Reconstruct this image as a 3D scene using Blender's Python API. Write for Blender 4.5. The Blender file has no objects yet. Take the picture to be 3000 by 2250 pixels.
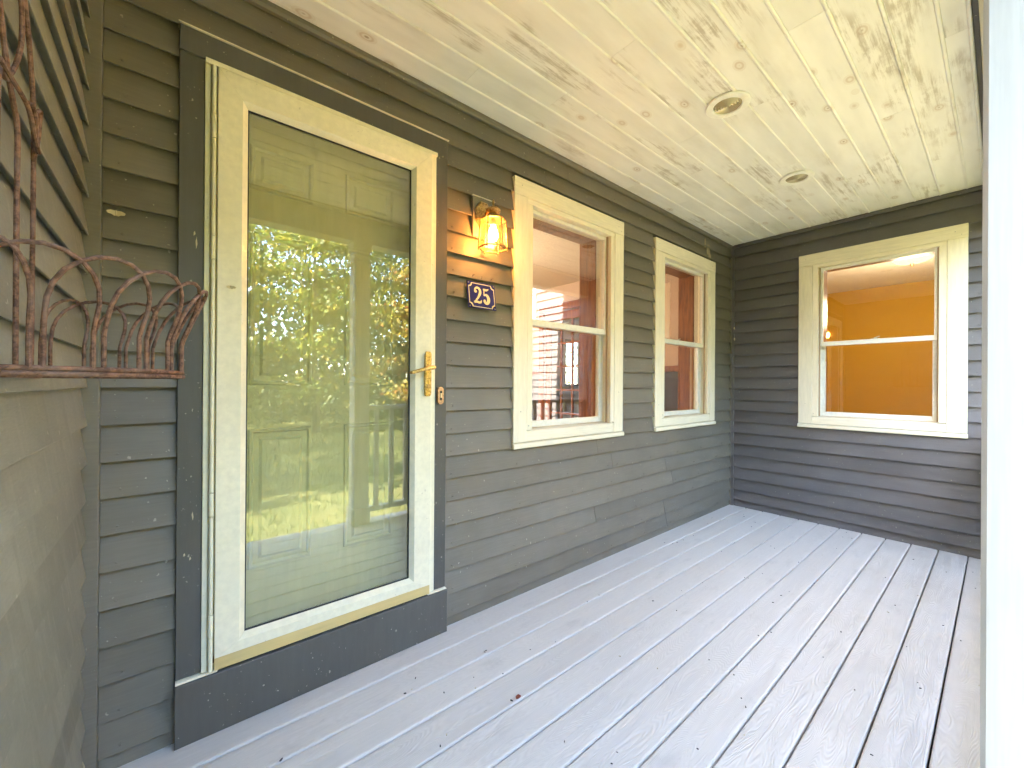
import bpy, bmesh, math, random
import numpy as np
from mathutils import Vector, Matrix
random.seed(7)
rnd = random.Random(11)
R = math.radians
SC = bpy.context.scene
COL = SC.collection

# ------------------------------------------------------------------ camera
CAM = Vector((0.0, -1.689, 1.15))
YAW, PITCH, ROLL = 0.69419, 0.00129, -0.00648
fw = Vector((math.sin(YAW)*math.cos(PITCH), math.cos(YAW)*math.cos(PITCH), math.sin(PITCH)))
rt = Vector((math.cos(YAW), -math.sin(YAW), 0))
dn = fw.cross(rt)
rt2 = rt*math.cos(ROLL) + dn*math.sin(ROLL)
dn2 = -rt*math.sin(ROLL) + dn*math.cos(ROLL)
cd = bpy.data.cameras.new('camera')
cam = bpy.data.objects.new('camera', cd); COL.objects.link(cam)
M = Matrix((rt2, -dn2, -fw)).transposed().to_4x4(); M.translation = CAM
cam.matrix_world = M
cd.sensor_width = 36; cd.lens = 36*1192.8/3000
cd.clip_start = 0.02; cd.clip_end = 2000
SC.camera = cam

# ------------------------------------------------------------------ sky, sun, exposure
SUN_EL = R(38); SUN_D = Vector((-0.999, 0.03, 0)).normalized()       # direction towards the sun, on plan
w = bpy.data.worlds.new('World'); SC.world = w; w.use_nodes = True
nt = w.node_tree; bg = nt.nodes['Background']
sky = nt.nodes.new('ShaderNodeTexSky'); sky.sky_type = 'NISHITA'; sky.sun_disc = False
sky.sun_elevation = SUN_EL; sky.sun_rotation = math.atan2(SUN_D.x, SUN_D.y)
nt.links.new(sky.outputs[0], bg.inputs[0]); bg.inputs[1].default_value = 0.15
sl = bpy.data.lights.new('sun', 'SUN'); sl.energy = 4.5; sl.angle = R(0.5); sl.color = (1, .93, .82)
sun = bpy.data.objects.new('sun', sl); COL.objects.link(sun)
dv = Vector((SUN_D.x*math.cos(SUN_EL), SUN_D.y*math.cos(SUN_EL), math.sin(SUN_EL)))
sun.rotation_euler = (-dv).to_track_quat('-Z', 'Y').to_euler(); sun.location = (-20, -8, 20)
vs = SC.view_settings
vs.view_transform = 'Standard'; vs.look = 'None'; vs.gamma = 1; vs.exposure = 4.68
SC.render.engine = 'CYCLES'
cy = SC.cycles
cy.use_denoising = True; cy.max_bounces = 7; cy.diffuse_bounces = 4; cy.glossy_bounces = 3
cy.transparent_max_bounces = 16; cy.sample_clamp_indirect = 8; cy.use_adaptive_sampling = True; cy.adaptive_threshold = .025; cy.adaptive_min_samples = 20
cy.caustics_reflective = False; cy.caustics_refractive = False

# ------------------------------------------------------------------ node helper
class NB:
    def __init__(s, name):
        s.m = bpy.data.materials.new(name); s.m.use_nodes = True
        s.t = s.m.node_tree; s.b = s.t.nodes['Principled BSDF']; s.o = s.t.nodes['Material Output']
        s._p = None
    def n(s, t, **k):
        q = s.t.nodes.new('ShaderNode'+t)
        for a, v in k.items(): setattr(q, a, v)
        return q
    def l(s, a, b): s.t.links.new(a, b)
    def put(s, sock, v):
        if isinstance(v, bpy.types.NodeSocket): s.l(v, sock)
        elif isinstance(v, (tuple, list)) and sock.type == 'RGBA': sock.default_value = (*v[:3], 1)
        else: sock.default_value = v
    def pos(s, scale=(1,1,1), rand=0.0):
        g = s.n('NewGeometry'); out = g.outputs['Position']
        if rand:
            oi = s.n('ObjectInfo'); sc = s.n('VectorMath', operation='SCALE'); sc.inputs[0].default_value = (13.7*rand, 7.3*rand, 3.1*rand)
            s.l(oi.outputs['Random'], sc.inputs['Scale'])
            ad = s.n('VectorMath', operation='ADD'); s.l(out, ad.inputs[0]); s.l(sc.outputs[0], ad.inputs[1]); out = ad.outputs[0]
        mp = s.n('VectorMath', operation='MULTIPLY'); s.l(out, mp.inputs[0]); mp.inputs[1].default_value = scale
        return mp.outputs[0]
    def noise(s, vec, scale=1, detail=3, rough=.5, dist=0):
        q = s.n('TexNoise'); s.l(vec, q.inputs['Vector']); q.inputs['Scale'].default_value = scale
        q.inputs['Detail'].default_value = detail; q.inputs['Roughness'].default_value = rough; q.inputs['Distortion'].default_value = dist
        return q.outputs[0]
    def vor(s, vec, scale=1, rand=1, feature='F1'):
        q = s.n('TexVoronoi', feature=feature); s.l(vec, q.inputs['Vector']); q.inputs['Scale'].default_value = scale; q.inputs['Randomness'].default_value = rand
        return q.outputs['Distance']
    def ss(s, v, a, b, lo=0, hi=1):
        q = s.n('MapRange', interpolation_type='SMOOTHSTEP'); s.l(v, q.inputs[0])
        for i, x in enumerate((a, b, lo, hi)): q.inputs[1+i].default_value = x
        return q.outputs[0]
    def lin(s, v, a, b, lo, hi):
        q = s.n('MapRange'); s.l(v, q.inputs[0])
        for i, x in enumerate((a, b, lo, hi)): q.inputs[1+i].default_value = x
        return q.outputs[0]
    def math(s, op, a, b=0.0):
        q = s.n('Math', operation=op); s.put(q.inputs[0], a); s.put(q.inputs[1], b); return q.outputs[0]
    def mix(s, f, a, b, blend='MIX'):
        q = s.n('Mix', data_type='RGBA', blend_type=blend); s.put(q.inputs[0], f); s.put(q.inputs[6], a); s.put(q.inputs[7], b); return q.outputs[2]
    def rand(s): return s.n('ObjectInfo').outputs['Random']
    def gain(s, col, f):
        q = s.n('VectorMath', operation='SCALE'); s.put(q.inputs[0], col if not isinstance(col, tuple) else col); s.put(q.inputs['Scale'], f); return q.outputs[0]
    def bump(s, h, strength=.3, dist=.002, prev=None):
        q = s.n('Bump'); s.l(h, q.inputs['Height']); q.inputs['Strength'].default_value = strength; q.inputs['Distance'].default_value = dist
        if prev: s.l(prev, q.inputs['Normal'])
        return q.outputs[0]
    def done(s, col=None, rough=.5, metal=0, normal=None, spec=.5, **k):
        b = s.b
        if col is not None: s.put(b.inputs['Base Color'], col)
        s.put(b.inputs['Roughness'], rough); b.inputs['Metallic'].default_value = metal; b.inputs['Specular IOR Level'].default_value = spec
        if normal: s.l(normal, b.inputs['Normal'])
        for a, v in k.items(): s.put(b.inputs[a], v)
        return s.m

def paint(name, col, rough=.5, var=.12, grain=(30,30,30), specks=0.0, speckcol=(.45,.42,.34), bump=.15, dirt=0.0, dirtcol=(.3,.26,.18), rnd_amt=.0, wear=0.0, wearcol=(.4,.35,.28), spec=.5):
    q = NB(name)
    big = q.noise(q.pos(rand=.3), 2.3, 4, .6)
    c = q.gain(col, q.lin(big, .3, .7, 1-var, 1+var))
    if rnd_amt: c = q.gain(c, q.lin(q.rand(), 0, 1, 1-rnd_amt, 1+rnd_amt))
    fine = q.noise(q.pos(grain), 1, 5, .6)
    c = q.gain(c, q.lin(fine, .3, .7, .93, 1.07))
    if dirt:
        d = q.math('MULTIPLY', q.ss(q.noise(q.pos((1,1,1)), 5, 6, .65), .5, .72), dirt); c = q.mix(d, c, dirtcol)
    if specks:
        sp = q.math('MULTIPLY', q.ss(q.noise(q.pos(rand=1), 95, 2, .5), .715, .74), q.ss(q.noise(q.pos(), 4.2, 3), .44, .6))
        c = q.mix(q.math('MULTIPLY', sp, specks), c, speckcol)
        pv = q.pos((17,17,11), rand=1); wv = q.n('TexNoise'); q.l(q.pos(), wv.inputs['Vector']); wv.inputs['Scale'].default_value = 130
        av = q.n('VectorMath', operation='MULTIPLY_ADD'); q.l(wv.outputs['Color'], av.inputs[0]); av.inputs[1].default_value = (.16,.16,.16); q.l(pv, av.inputs[2])
        sv = q.vor(av.outputs[0], 1, 1)
        c = q.mix(q.math('MULTIPLY', q.ss(sv, .062, .045), specks*.7), c, speckcol)
    if wear:
        ww = q.math('MULTIPLY', q.ss(q.noise(q.pos((4,4,16)), 2.2, 7, .7), .6, .68), wear); c = q.mix(ww, c, wearcol)
    if name == 'daylit_dust_siding_paint':
        rs = q.math('MULTIPLY', q.ss(q.noise(q.pos((34,34,1.6), rand=.2), 1, 5, .65), .48, .72), .42)
        c = q.mix(rs, c, (.30,.275,.22))
        ds = q.math('MULTIPLY', q.ss(q.noise(q.pos((5,22,3.2)), 1, 4, .6), .52, .74), .35)
        c = q.mix(ds, c, (.15,.14,.11))
    nb = q.bump(fine, bump, .0015)
    return q.done(c, q.lin(big, .3, .7, rough-.06, rough+.08), normal=nb, spec=spec)

SID = (.166, .148, .116)
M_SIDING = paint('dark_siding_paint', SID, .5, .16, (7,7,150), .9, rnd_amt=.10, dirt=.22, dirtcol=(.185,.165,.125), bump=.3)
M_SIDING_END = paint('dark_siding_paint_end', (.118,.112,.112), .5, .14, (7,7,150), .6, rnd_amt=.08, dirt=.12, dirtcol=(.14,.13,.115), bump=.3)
M_SIDING_LEFT = paint('daylit_dust_siding_paint', (.205,.194,.155), .55, .2, (45,45,240), .9, rnd_amt=.14, dirt=.4, dirtcol=(.30,.27,.21), bump=.5, wear=.3, wearcol=(.33,.29,.22))  # same siding paint made paler: dust plus stronger daylight put into the colour
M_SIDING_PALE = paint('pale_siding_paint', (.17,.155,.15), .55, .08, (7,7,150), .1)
M_DARKTRIM = paint('charcoal_trim_paint', (.092,.087,.078), .45, .14, (60,60,8), 1.0, dirt=.2, dirtcol=(.13,.12,.10), bump=.2)
M_TRIM = paint('cream_trim_paint', (.83,.765,.59), .42, .04, (70,70,9), .0, dirt=.06, dirtcol=(.55,.49,.36), bump=.15)
M_TRIMH = paint('cream_trim_paint_rail', (.83,.765,.59), .42, .04, (9,9,90), .0, dirt=.06, dirtcol=(.55,.49,.36), bump=.15)
M_WHITE = paint('white_post_paint', (.50,.505,.50), .5, .05, (110,110,5), .0, dirt=.10, dirtcol=(.62,.62,.6), bump=.35)
M_VINYL = paint('white_sash_vinyl', (.80,.78,.69), .35, .03, (40,40,40), bump=.03)
M_ALMOND = paint('almond_door_enamel', (.83,.77,.57), .33, .04, (40,40,40), .45, speckcol=(.33,.28,.18), bump=.04, dirt=.14, dirtcol=(.52,.46,.32))
M_TAN = paint('tan_sweep_metal', (.62,.46,.19), .4, .1, (5,5,60), .25, speckcol=(.2,.16,.1), bump=.08, dirt=.2)
M_DOOR = paint('olive_entry_door_paint', (.64,.58,.26), .4, .05, (50,50,6), bump=.1)
M_TRACK = paint('weathered_tan_track', (.40,.28,.16), .5, .1)
M_GASKET = paint('black_gasket', (.02,.02,.02), .6, .1)
M_STEEL = paint('dull_screw_metal', (.25,.23,.2), .4, .1)
M_HOUSE = paint('dark_house_mass', (.09,.085,.075), .7, .1)
M_PLASTER = paint('pinkish_plaster', (.66,.53,.43), .7, .03, (60,60,60), bump=.05)
M_WAINS = paint('grey_wainscot_paint', (.06,.06,.065), .5, .05)
M_ORANGE = paint('ochre_room_paint', (.62,.37,.02), .75, .03, (60,60,60), bump=.05)
M_RCEIL = paint('room_ceiling_paint', (.80,.74,.62), .8, .02, (40,40,40), bump=.05)
M_FLOORIN = paint('oak_floor', (.46,.32,.18), .4, .1, (3,60,3))

def wood_mat():
    q = NB('red_brown_wood')
    g = q.noise(q.pos((14,14,1.6)), 3, 5, .6, .4)
    c = q.mix(q.ss(g, .35, .68), (.38,.135,.038), (.21,.064,.02))
    return q.done(c, .32, normal=q.bump(g, .1, .001))
M_WOOD = wood_mat()

def deck_mat():
    q = NB('grey_composite_decking')
    n = q.noise(q.pos((1.15, 8.5, 1), rand=6), 1, 2.2, .45)
    ridges = q.math('SINE', q.math('MULTIPLY', n, 420))
    fine = q.noise(q.pos((6, 90, 1), rand=6), 1, 3)
    base = q.gain((.635,.590,.538), q.lin(q.rand(), 0, 1, .965, 1.035))
    base = q.gain(base, q.lin(ridges, -1, 1, .97, 1.015))
    base = q.gain(base, q.lin(fine, .3, .7, .97, 1.03))
    stain = q.math('MULTIPLY', q.ss(q.noise(q.pos((2.2,6,1)), 1.7, 6, .62), .56, .76), .32)
    base = q.mix(stain, base, (.36,.33,.30))
    sep = q.n('SeparateXYZ'); q.l(q.pos(), sep.inputs[0])
    edge = q.math('MULTIPLY', q.ss(sep.outputs[1], -.85, -1.55), q.ss(q.noise(q.pos((2.6,4,1)), 1.3, 5, .6, .6), .40, .66))
    base = q.mix(q.math('MULTIPLY', edge, .22), base, (.42,.38,.33))
    blot = q.ss(q.noise(q.pos((5,9,1)), 2, 5, .6, .5), .68, .74)
    base = q.mix(q.math('MULTIPLY', blot, .25), base, (.30,.26,.22))
    nb = q.bump(ridges, .45, .0008); nb = q.bump(fine, .2, .0006, nb)
    return q.done(base, q.lin(fine, .3, .7, .5, .64), normal=nb, spec=.4)
M_DECK = deck_mat()

def ceil_mat():
    q = NB('whitewashed_ceiling_board')
    big = q.noise(q.pos((1.1,3.2,1), rand=4), 1.25, 3, .55)
    streak = q.noise(q.pos((3.2,62,1), rand=4), 1, 6, .68)
    med = q.noise(q.pos((7,16,1), rand=4), 1, 6, .7, .6)
    mask = q.math('MULTIPLY', q.ss(big, .52, .64), q.ss(q.math('ADD', q.math('MULTIPLY', streak, .58), q.math('MULTIPLY', med, .42)), .46, .61))
    base = q.gain((.90,.875,.84), q.lin(q.noise(q.pos((1,6,1), rand=4), 2, 3), .3, .7, .93, 1.06))
    c = q.mix(q.math('MULTIPLY', mask, .66), base, (.40,.33,.25))
    wash = q.ss(q.noise(q.pos((1.6,4,1), rand=2), 1.6, 4, .6), .45, .7)
    c = q.mix(q.math('MULTIPLY', wash, .14), c, (.55,.48,.37))
    # knots: rings round scattered spots, longer along the board
    kv = q.vor(q.pos((3.6,6.2,1), rand=4), 1, 1)
    ring = q.math('MULTIPLY', q.ss(kv, .16, .12), q.lin(q.math('SINE', q.math('MULTIPLY', kv, 90)), -1, 1, .25, 1))
    c = q.mix(q.math('MULTIPLY', ring, .45), c, (.47,.31,.19))
    core = q.ss(kv, .045, .025)
    c = q.mix(q.math('MULTIPLY', core, .5), c, (.30,.19,.11))
    return q.done(c, .55, normal=q.bump(streak, .15, .0008), spec=.35)
M_CEIL = ceil_mat()

def rust_mat():
    q = NB('rusty_wire')
    n = q.noise(q.pos(), 95, 5, .7); m = q.noise(q.pos(), 22, 3)
    c = q.mix(q.ss(n, .38, .62), (.085,.043,.028), (.23,.118,.072))
    c = q.mix(q.math('MULTIPLY', q.ss(m, .5, .7), .6), c, (.20,.13,.10))
    c = q.mix(q.math('MULTIPLY', q.ss(n, .66, .72), .6), c, (.5,.42,.36))
    return q.done(c, .8, normal=q.bump(n, .8, .0015), spec=.25)
M_RUST = rust_mat()

def glass_mat(name, gain=1.0, tint=(1,1,1), ior=1.5, wobble=0.0, rough=0.0, scale=30):
    q = NB(name); t = q.t
    t.nodes.remove(q.b)
    fr = q.n('Fresnel'); fr.inputs[0].default_value = ior
    gl = q.n('BsdfGlossy'); gl.inputs['Roughness'].default_value = rough; gl.inputs[0].default_value = (1,1,1,1)
    tr = q.n('BsdfTransparent'); tr.inputs[0].default_value = (*tint, 1)
    if wobble:
        b = q.bump(q.noise(q.pos(), scale, 2), wobble, .002); q.l(b, gl.inputs['Normal']); q.l(b, fr.inputs['Normal'])
    bf = q.n('NewGeometry').outputs['Backfacing']
    f = q.math('MULTIPLY', q.math('MINIMUM', q.math('MULTIPLY', fr.outputs[0], gain), 1.0), q.math('SUBTRACT', 1.0, bf))
    mx = q.n('MixShader'); q.l(f, mx.inputs[0]); q.l(tr.outputs[0], mx.inputs[1]); q.l(gl.outputs[0], mx.inputs[2])
    q.l(mx.outputs[0], q.o.inputs[0])
    return q.m
M_GLASS = glass_mat('window_glass', 3.0, (.96,.97,.96))
M_GLASSW = glass_mat('wavy_window_glass', 3.0, (.96,.97,.96), wobble=.012, scale=3)
M_STORM = glass_mat('storm_door_glass', 4.2, (.95,.96,.93))
def dust_haze(m, amt):  # diffuse film mixed into the glass to paint a pale haze
    t = m.node_tree; o = t.nodes['Material Output']; src = o.inputs[0].links[0].from_socket
    d = t.nodes.new('ShaderNodeBsdfDiffuse'); d.inputs[0].default_value = (.75,.71,.48,1)
    g = t.nodes.new('ShaderNodeNewGeometry'); n = t.nodes.new('ShaderNodeTexNoise'); n.inputs['Scale'].default_value = 2.2; n.inputs['Detail'].default_value = 6
    r = t.nodes.new('ShaderNodeMapRange'); r.inputs[1].default_value = .35; r.inputs[2].default_value = .75; r.inputs[3].default_value = amt*.4; r.inputs[4].default_value = amt*1.8
    mx = t.nodes.new('ShaderNodeMixShader')
    t.links.new(g.outputs['Position'], n.inputs['Vector']); t.links.new(n.outputs[0], r.inputs[0]); t.links.new(r.outputs[0], mx.inputs[0])
    t.links.new(src, mx.inputs[1]); t.links.new(d.outputs[0], mx.inputs[2]); t.links.new(mx.outputs[0], o.inputs[0])
dust_haze(M_STORM, .058)
M_LGLASS = glass_mat('seeded_lantern_glass', 1.6, (1,.93,.78), wobble=.9, scale=120, rough=.05)
_t = M_LGLASS.node_tree; _o = _t.nodes['Material Output']; _src = _o.inputs[0].links[0].from_socket
_tl = _t.nodes.new('ShaderNodeBsdfTranslucent'); _tl.inputs[0].default_value = (1,.80,.50,1)
_mx = _t.nodes.new('ShaderNodeMixShader'); _mx.inputs[0].default_value = .010
_t.links.new(_src, _mx.inputs[1]); _t.links.new(_tl.outputs[0], _mx.inputs[2]); _t.links.new(_mx.outputs[0], _o.inputs[0])

def metal(name, col, rough, n=60, bumps=.1, dark=None):
    q = NB(name); x = q.noise(q.pos(), n, 4, .6)
    c = q.mix(q.ss(x, .4, .65), col, dark or tuple(v*.6 for v in col))
    return q.done(c, q.lin(x, .3, .7, rough-.08, rough+.12), metal=1, normal=q.bump(x, bumps, .001))
M_BRASS = metal('worn_brass', (.78,.55,.20), .32, 120, .25, (.42,.25,.07))
M_ANTIQUE = metal('antique_brass', (.62,.42,.18), .42, 90, .1, (.34,.22,.09))
M_COPPER = metal('copper_bell_plate', (.72,.46,.28), .38)
M_LENS = NB('frosted_lens_glass').done((.46,.39,.27), .22, spec=.8)
M_BLUE = paint('blue_enamel', (.022,.020,.15), .12, .1, bump=.02, spec=.6)
M_CREAM = paint('cream_enamel', (.78,.68,.47), .15, .05, bump=.02)
M_BLACK = paint('black_plastic', (.025,.03,.03), .4, .1)
M_IVORY = paint('ivory_button', (.75,.62,.42), .3, .05)
M_WRING = paint('white_enamel_ring', (.93,.91,.86), .35, .03)
M_MOTH = paint('moth_wing', (.55,.46,.27), .8, .25, (300,300,300))
M_LEAFRED = paint('dry_red_leaf', (.25,.055,.03), .6, .2)
M_DEBRIS = paint('dark_debris', (.05,.045,.04), .8, .3)
M_PALEBIT = paint('pale_cocoon', (.58,.50,.34), .8, .2, (200,200,200))
M_PATCH = paint('bare_scraped_patch', (.34,.28,.18), .8, .3, (60,60,60))

def emis(name, col, s):
    q = NB(name); e = q.n('Emission'); e.inputs[0].default_value = (*col,1); e.inputs[1].default_value = s
    q.l(e.outputs[0], q.o.inputs[0]); return q.m
M_BULB = emis('glowing_bulb', (1,.41,.105), 13)
M_BOWL = emis('lit_frosted_bowl', (1,.74,.44), .085)

def leaf_mat(name, a, b, c):
    q = NB(name)
    ri = q.n('NewGeometry').outputs['Random Per Island']
    col = q.mix(q.ss(ri, 0, .8), a, b); col = q.mix(q.ss(ri, .86, .9), col, c)
    q.put(q.b.inputs['Base Color'], col); q.b.inputs['Roughness'].default_value = .5
    tl = q.n('BsdfTranslucent'); q.put(tl.inputs[0], q.gain(col, 1.5))
    mx = q.n('MixShader'); mx.inputs[0].default_value = .45
    q.l(q.b.outputs[0], mx.inputs[1]); q.l(tl.outputs[0], mx.inputs[2]); q.l(mx.outputs[0], q.o.inputs[0])
    return q.m
M_LEAF = leaf_mat('maple_leaves', (.075,.12,.02), (.19,.21,.035), (.34,.25,.04))
M_LEAF2 = leaf_mat('dark_leaves', (.03,.06,.014), (.075,.11,.022), (.14,.15,.03))
M_LEAF3 = leaf_mat('autumn_leaves', (.17,.17,.03), (.33,.24,.035), (.36,.12,.03))
M_BARK = paint('bark', (.075,.06,.045), .9, .3, (40,40,6), bump=.8)
def lawn_mat():
    q = NB('lawn_ground')
    n = q.noise(q.pos(), .7, 5, .6); f = q.noise(q.pos(), 40, 4, .7)
    c = q.mix(q.ss(n, .35, .65), (.095,.105,.03), (.15,.14,.045)); c = q.gain(c, q.lin(f, .3, .7, .7, 1.3))
    return q.done(c, .9, normal=q.bump(f, .8, .03), spec=.2)
M_LAWN = lawn_mat()
M_GRASS = leaf_mat('grass_blades', (.08,.11,.025), (.14,.16,.04), (.24,.21,.08))

# ------------------------------------------------------------------ object helpers
ROOT = {}
def link(name, me, mat, parent=None):
    o = bpy.data.objects.new(name, me); COL.objects.link(o)
    if mat: me.materials.append(mat)
    if parent: o.parent = parent
    return o
def tag(o, label=None, cat=None, group=None, kind=None):
    for k, v in (('label', label), ('category', cat), ('group', group), ('kind', kind)):
        if v: o[k] = v
    return o
def thing(name, label, cat, loc=(0,0,0), rotz=0, group=None):
    o = bpy.data.objects.new(name, None); COL.objects.link(o); o.empty_display_size = .1
    o.location = loc; o.rotation_euler = (0,0,rotz); ROOT[o.name] = Vector(loc)
    return tag(o, label, cat, group, 'structure' if cat == 'room' else 'thing')
def rootloc(p):
    while p is not None and p.parent is not None: p = p.parent
    return ROOT.get(p.name, Vector()) if p else Vector()
def part(name, bm, mat, parent=None, smooth=False, world=True):
    """link a bmesh as one object; world=True: vertices were given in world coordinates"""
    if parent is not None and world: bmesh.ops.translate(bm, verts=bm.verts, vec=-rootloc(parent))
    bmesh.ops.recalc_face_normals(bm, faces=bm.faces)
    me = bpy.data.meshes.new(name); bm.to_mesh(me); bm.free()
    if smooth:
        me.polygons.foreach_set('use_smooth', [True]*len(me.polygons))
        try: me.set_sharp_from_angle(angle=R(40))
        except Exception: pass
    return link(name, me, mat, parent)
def NBM(): return bmesh.new()
def box(bm, x0,x1,y0,y1,z0,z1, bev=0.0, seg=1):
    x0,x1=sorted((x0,x1)); y0,y1=sorted((y0,y1)); z0,z1=sorted((z0,z1))
    r = bmesh.ops.create_cube(bm, size=1); v = r['verts']
    for q in v: q.co = Vector((x0+(q.co.x+.5)*(x1-x0), y0+(q.co.y+.5)*(y1-y0), z0+(q.co.z+.5)*(z1-z0)))
    if bev:
        es = list({e for q in v for e in q.link_edges})
        bmesh.ops.bevel(bm, geom=es, offset=bev, segments=seg, affect='EDGES', profile=.5)
    return bm
def prism(bm, pts, axis, a, b):
    """extrude a closed 2-D outline along axis between a and b. axis 'x': pts are (y,z); 'y': (x,z); 'z': (x,y)"""
    f = {'x': lambda p,t: (t,p[0],p[1]), 'y': lambda p,t: (p[0],t,p[1]), 'z': lambda p,t: (p[0],p[1],t)}[axis]
    A = [bm.verts.new(f(p,a)) for p in pts]; B = [bm.verts.new(f(p,b)) for p in pts]
    n = len(pts)
    bm.faces.new(A); bm.faces.new(B[::-1])
    for i in range(n): bm.faces.new((A[i], B[i], B[(i+1)%n], A[(i+1)%n]))
    return bm
def tube(bm, pts, r, seg=8, caps=True):
    pts = [Vector(p) for p in pts]; n = len(pts)
    rr = r if isinstance(r, (list, tuple)) else [r]*n
    rings = []; up = Vector((0,0,1)); pu = None
    for i, p in enumerate(pts):
        d = (pts[min(i+1,n-1)]-pts[max(i-1,0)]).normalized()
        if pu is None:
            u = d.cross(up if abs(d.z) < .9 else Vector((1,0,0))).normalized()
        else: u = (pu - d*pu.dot(d)).normalized()
        pu = u; v = d.cross(u)
        rings.append([bm.verts.new(p+(u*math.cos(2*math.pi*k/seg)+v*math.sin(2*math.pi*k/seg))*rr[i]) for k in range(seg)])
    for a, b in zip(rings, rings[1:]):
        for k in range(seg): bm.faces.new((a[k], a[(k+1)%seg], b[(k+1)%seg], b[k]))
    if caps: bm.faces.new(rings[0]); bm.faces.new(rings[-1][::-1])
    return bm
def lathe(bm, prof, c=(0,0,0), seg=24, axis='z'):
    """prof: (radius, height) list"""
    rings = []
    for r, h in prof:
        ring = []
        for k in range(seg):
            a = 2*math.pi*k/seg; p = (r*math.cos(a), r*math.sin(a), h) if axis == 'z' else (r*math.cos(a), h, r*math.sin(a))
            ring.append(bm.verts.new(Vector(c)+Vector(p)))
        rings.append(ring)
    for a, b in zip(rings, rings[1:]):
        for k in range(seg): bm.faces.new((a[k], a[(k+1)%seg], b[(k+1)%seg], b[k]))
    bm.faces.new(rings[0]); bm.faces.new(rings[-1][::-1])
    return bm

H = 2.507; L = 4.17
# ------------------------------------------------------------------ clapboard walls
ZM = [.049,.153,.263,.371,.481,.593,.701,.809,.915,1.024,1.133,1.242,1.352,1.458,1.568,1.674,1.776,1.879,1.982,2.084,2.186,2.288,2.382]
ZE = [.062,.158,.266,.378,.489,.597,.705,.809,.915,1.017,1.122,1.227,1.332,1.441,1.549,1.655,1.760,1.862,1.964,2.063,2.161,2.262,2.385]
def clap_profile(z0, z1, seed, n0=0.0):
    """outline (depth outwards, z) of one lapped board"""
    t = .0185+random.Random(seed).uniform(-.0012,.0016)
    return [(-.0095, z0+.012), (t-.0060, z0+.012), (t-.0046, z0), (t-.0010, z0), (t, z0+.0010), (-.0055, z1+.016), (-.0095, z1+.016)]
def clapboards(wall, zs, ztop, runs, mapper, mat, base_starter=True):
    """runs(z0,z1) -> list of (a,b) along the wall; mapper(depth,along,z) -> world"""
    zz = list(zs)+[ztop]
    if base_starter: zz = [-.055]+zz
    for i in range(len(zz)-1):
        z0, z1 = zz[i], zz[i+1]
        for a, b in runs(z0, z1):
            if b-a < .004: continue
            s = (i*131+int(a*1000)) & 0xffff; rr = random.Random(s)
            cuts = [a]
            x = a
            if b-a > 2.0:
                cuts.append(a+rr.uniform(.35,.7)*(b-a))
            cuts.append(b)
            for p, q in zip(cuts, cuts[1:]):
                jz = rr.uniform(-.0012,.0012); tilt = rr.uniform(-.0009,.0009)
                q2 = q-(.0016 if q != b else 0)
                zt = min(z1+.016, ztop)-.0
                prof = clap_profile(z0+jz, min(z1, ztop-.016), s)
                if z0 < 0: prof = [(d-.006 if d > 0 else d, max(zv, -.03)) for d, zv in prof]
                bm = NBM()
                N = max(1, int((q2-p)/.45)); rows = []
                for k in range(N+1):
                    al = p+(q2-p)*k/N; wob = rr.uniform(-.0009,.0009) if 0 < k < N else 0; wz = rr.uniform(-.0011,.0011)
                    rows.append([bm.verts.new(mapper(d+(wob if d > .003 else 0), al, zv+wz*(d > -.006)+tilt*(k/N-.5))) for d, zv in prof])
                for A, B in zip(rows, rows[1:]):
                    for m in range(7): bm.faces.new((A[m], A[(m+1)%7], B[(m+1)%7], B[m]))
                bm.faces.new(rows[0]); bm.faces.new(rows[-1][::-1])
                brd = part('clapboard', bm, mat, wall)
                if z0 > 0 and mat not in (M_SIDING_PALE, M_SIDING_LEFT):
                    nb_ = NBM(); x_ = p+.03+rr.uniform(0,.02); cnt = 0
                    while x_ < q2-.015:
                        c0 = Vector(mapper(.0184, x_, z0+.022)); c1 = Vector(mapper(.0150, x_, z0+.022))
                        tube(nb_, [c1, c0], .0030, 6); cnt += 1; x_ += .405+rr.uniform(-.02,.02)
                    if cnt: part('nail_heads', nb_, mat, brd)['kind'] = 'stuff'
                    else: nb_.free()

# main wall -----------------------------------------------------------------
DX0, DX1, DTOP = .010, .984, 2.287                       # door surround
WZ0, WZ1 = .803, 2.270
W1 = (1.398, 2.380); W2 = (2.788, 3.785)
main_wall = thing('house_wall', 'long dark grey clapboard wall holding the front door and two windows', 'wall', (2.0, .1, 0))
OPEN = [(DX0, DX1, -1, DTOP), (*W1, WZ0, WZ1), (*W2, WZ0, WZ1)]
def runs_main(z0, z1):
    r = [(-.162, L-.020)]
    zm = (z0+z1)/2
    for x0, x1, a, b in OPEN:
        if a < zm < b:
            r2 = []
            for p, q in r:
                if x0 > p and x1 < q: r2 += [(p, x0-.001), (x1+.001, q)]
                else: r2.append((p, q))
            r = r2
    return r
clapboards(main_wall, ZM, H-.004, runs_main, lambda d, a, z: (a, -d, z), M_SIDING)
bm = NBM()   # sheathing with real openings behind the boards
HOLES = [(.10, .90, .17, 2.19), (W1[0]+.11, W1[1]-.11, .86, 2.17), (W2[0]+.11, W2[1]-.11, .86, 2.17)]
xs = -.30
for x0, x1, a, b in HOLES:
    box(bm, xs, x0, .0125, .14, -.3, 2.8); box(bm, x0, x1, .0125, .14, -.3, a); box(bm, x0, x1, .0125, .14, b, 2.8); xs = x1
box(bm, xs, L+.10, .0125, .14, -.3, 2.8)
part('sheathing', bm, M_HOUSE, main_wall)
part('corner_strip', box(NBM(), -.2115, -.163, -.024, .0115, -.02, H-.002, .002), M_SIDING, main_wall)
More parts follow.
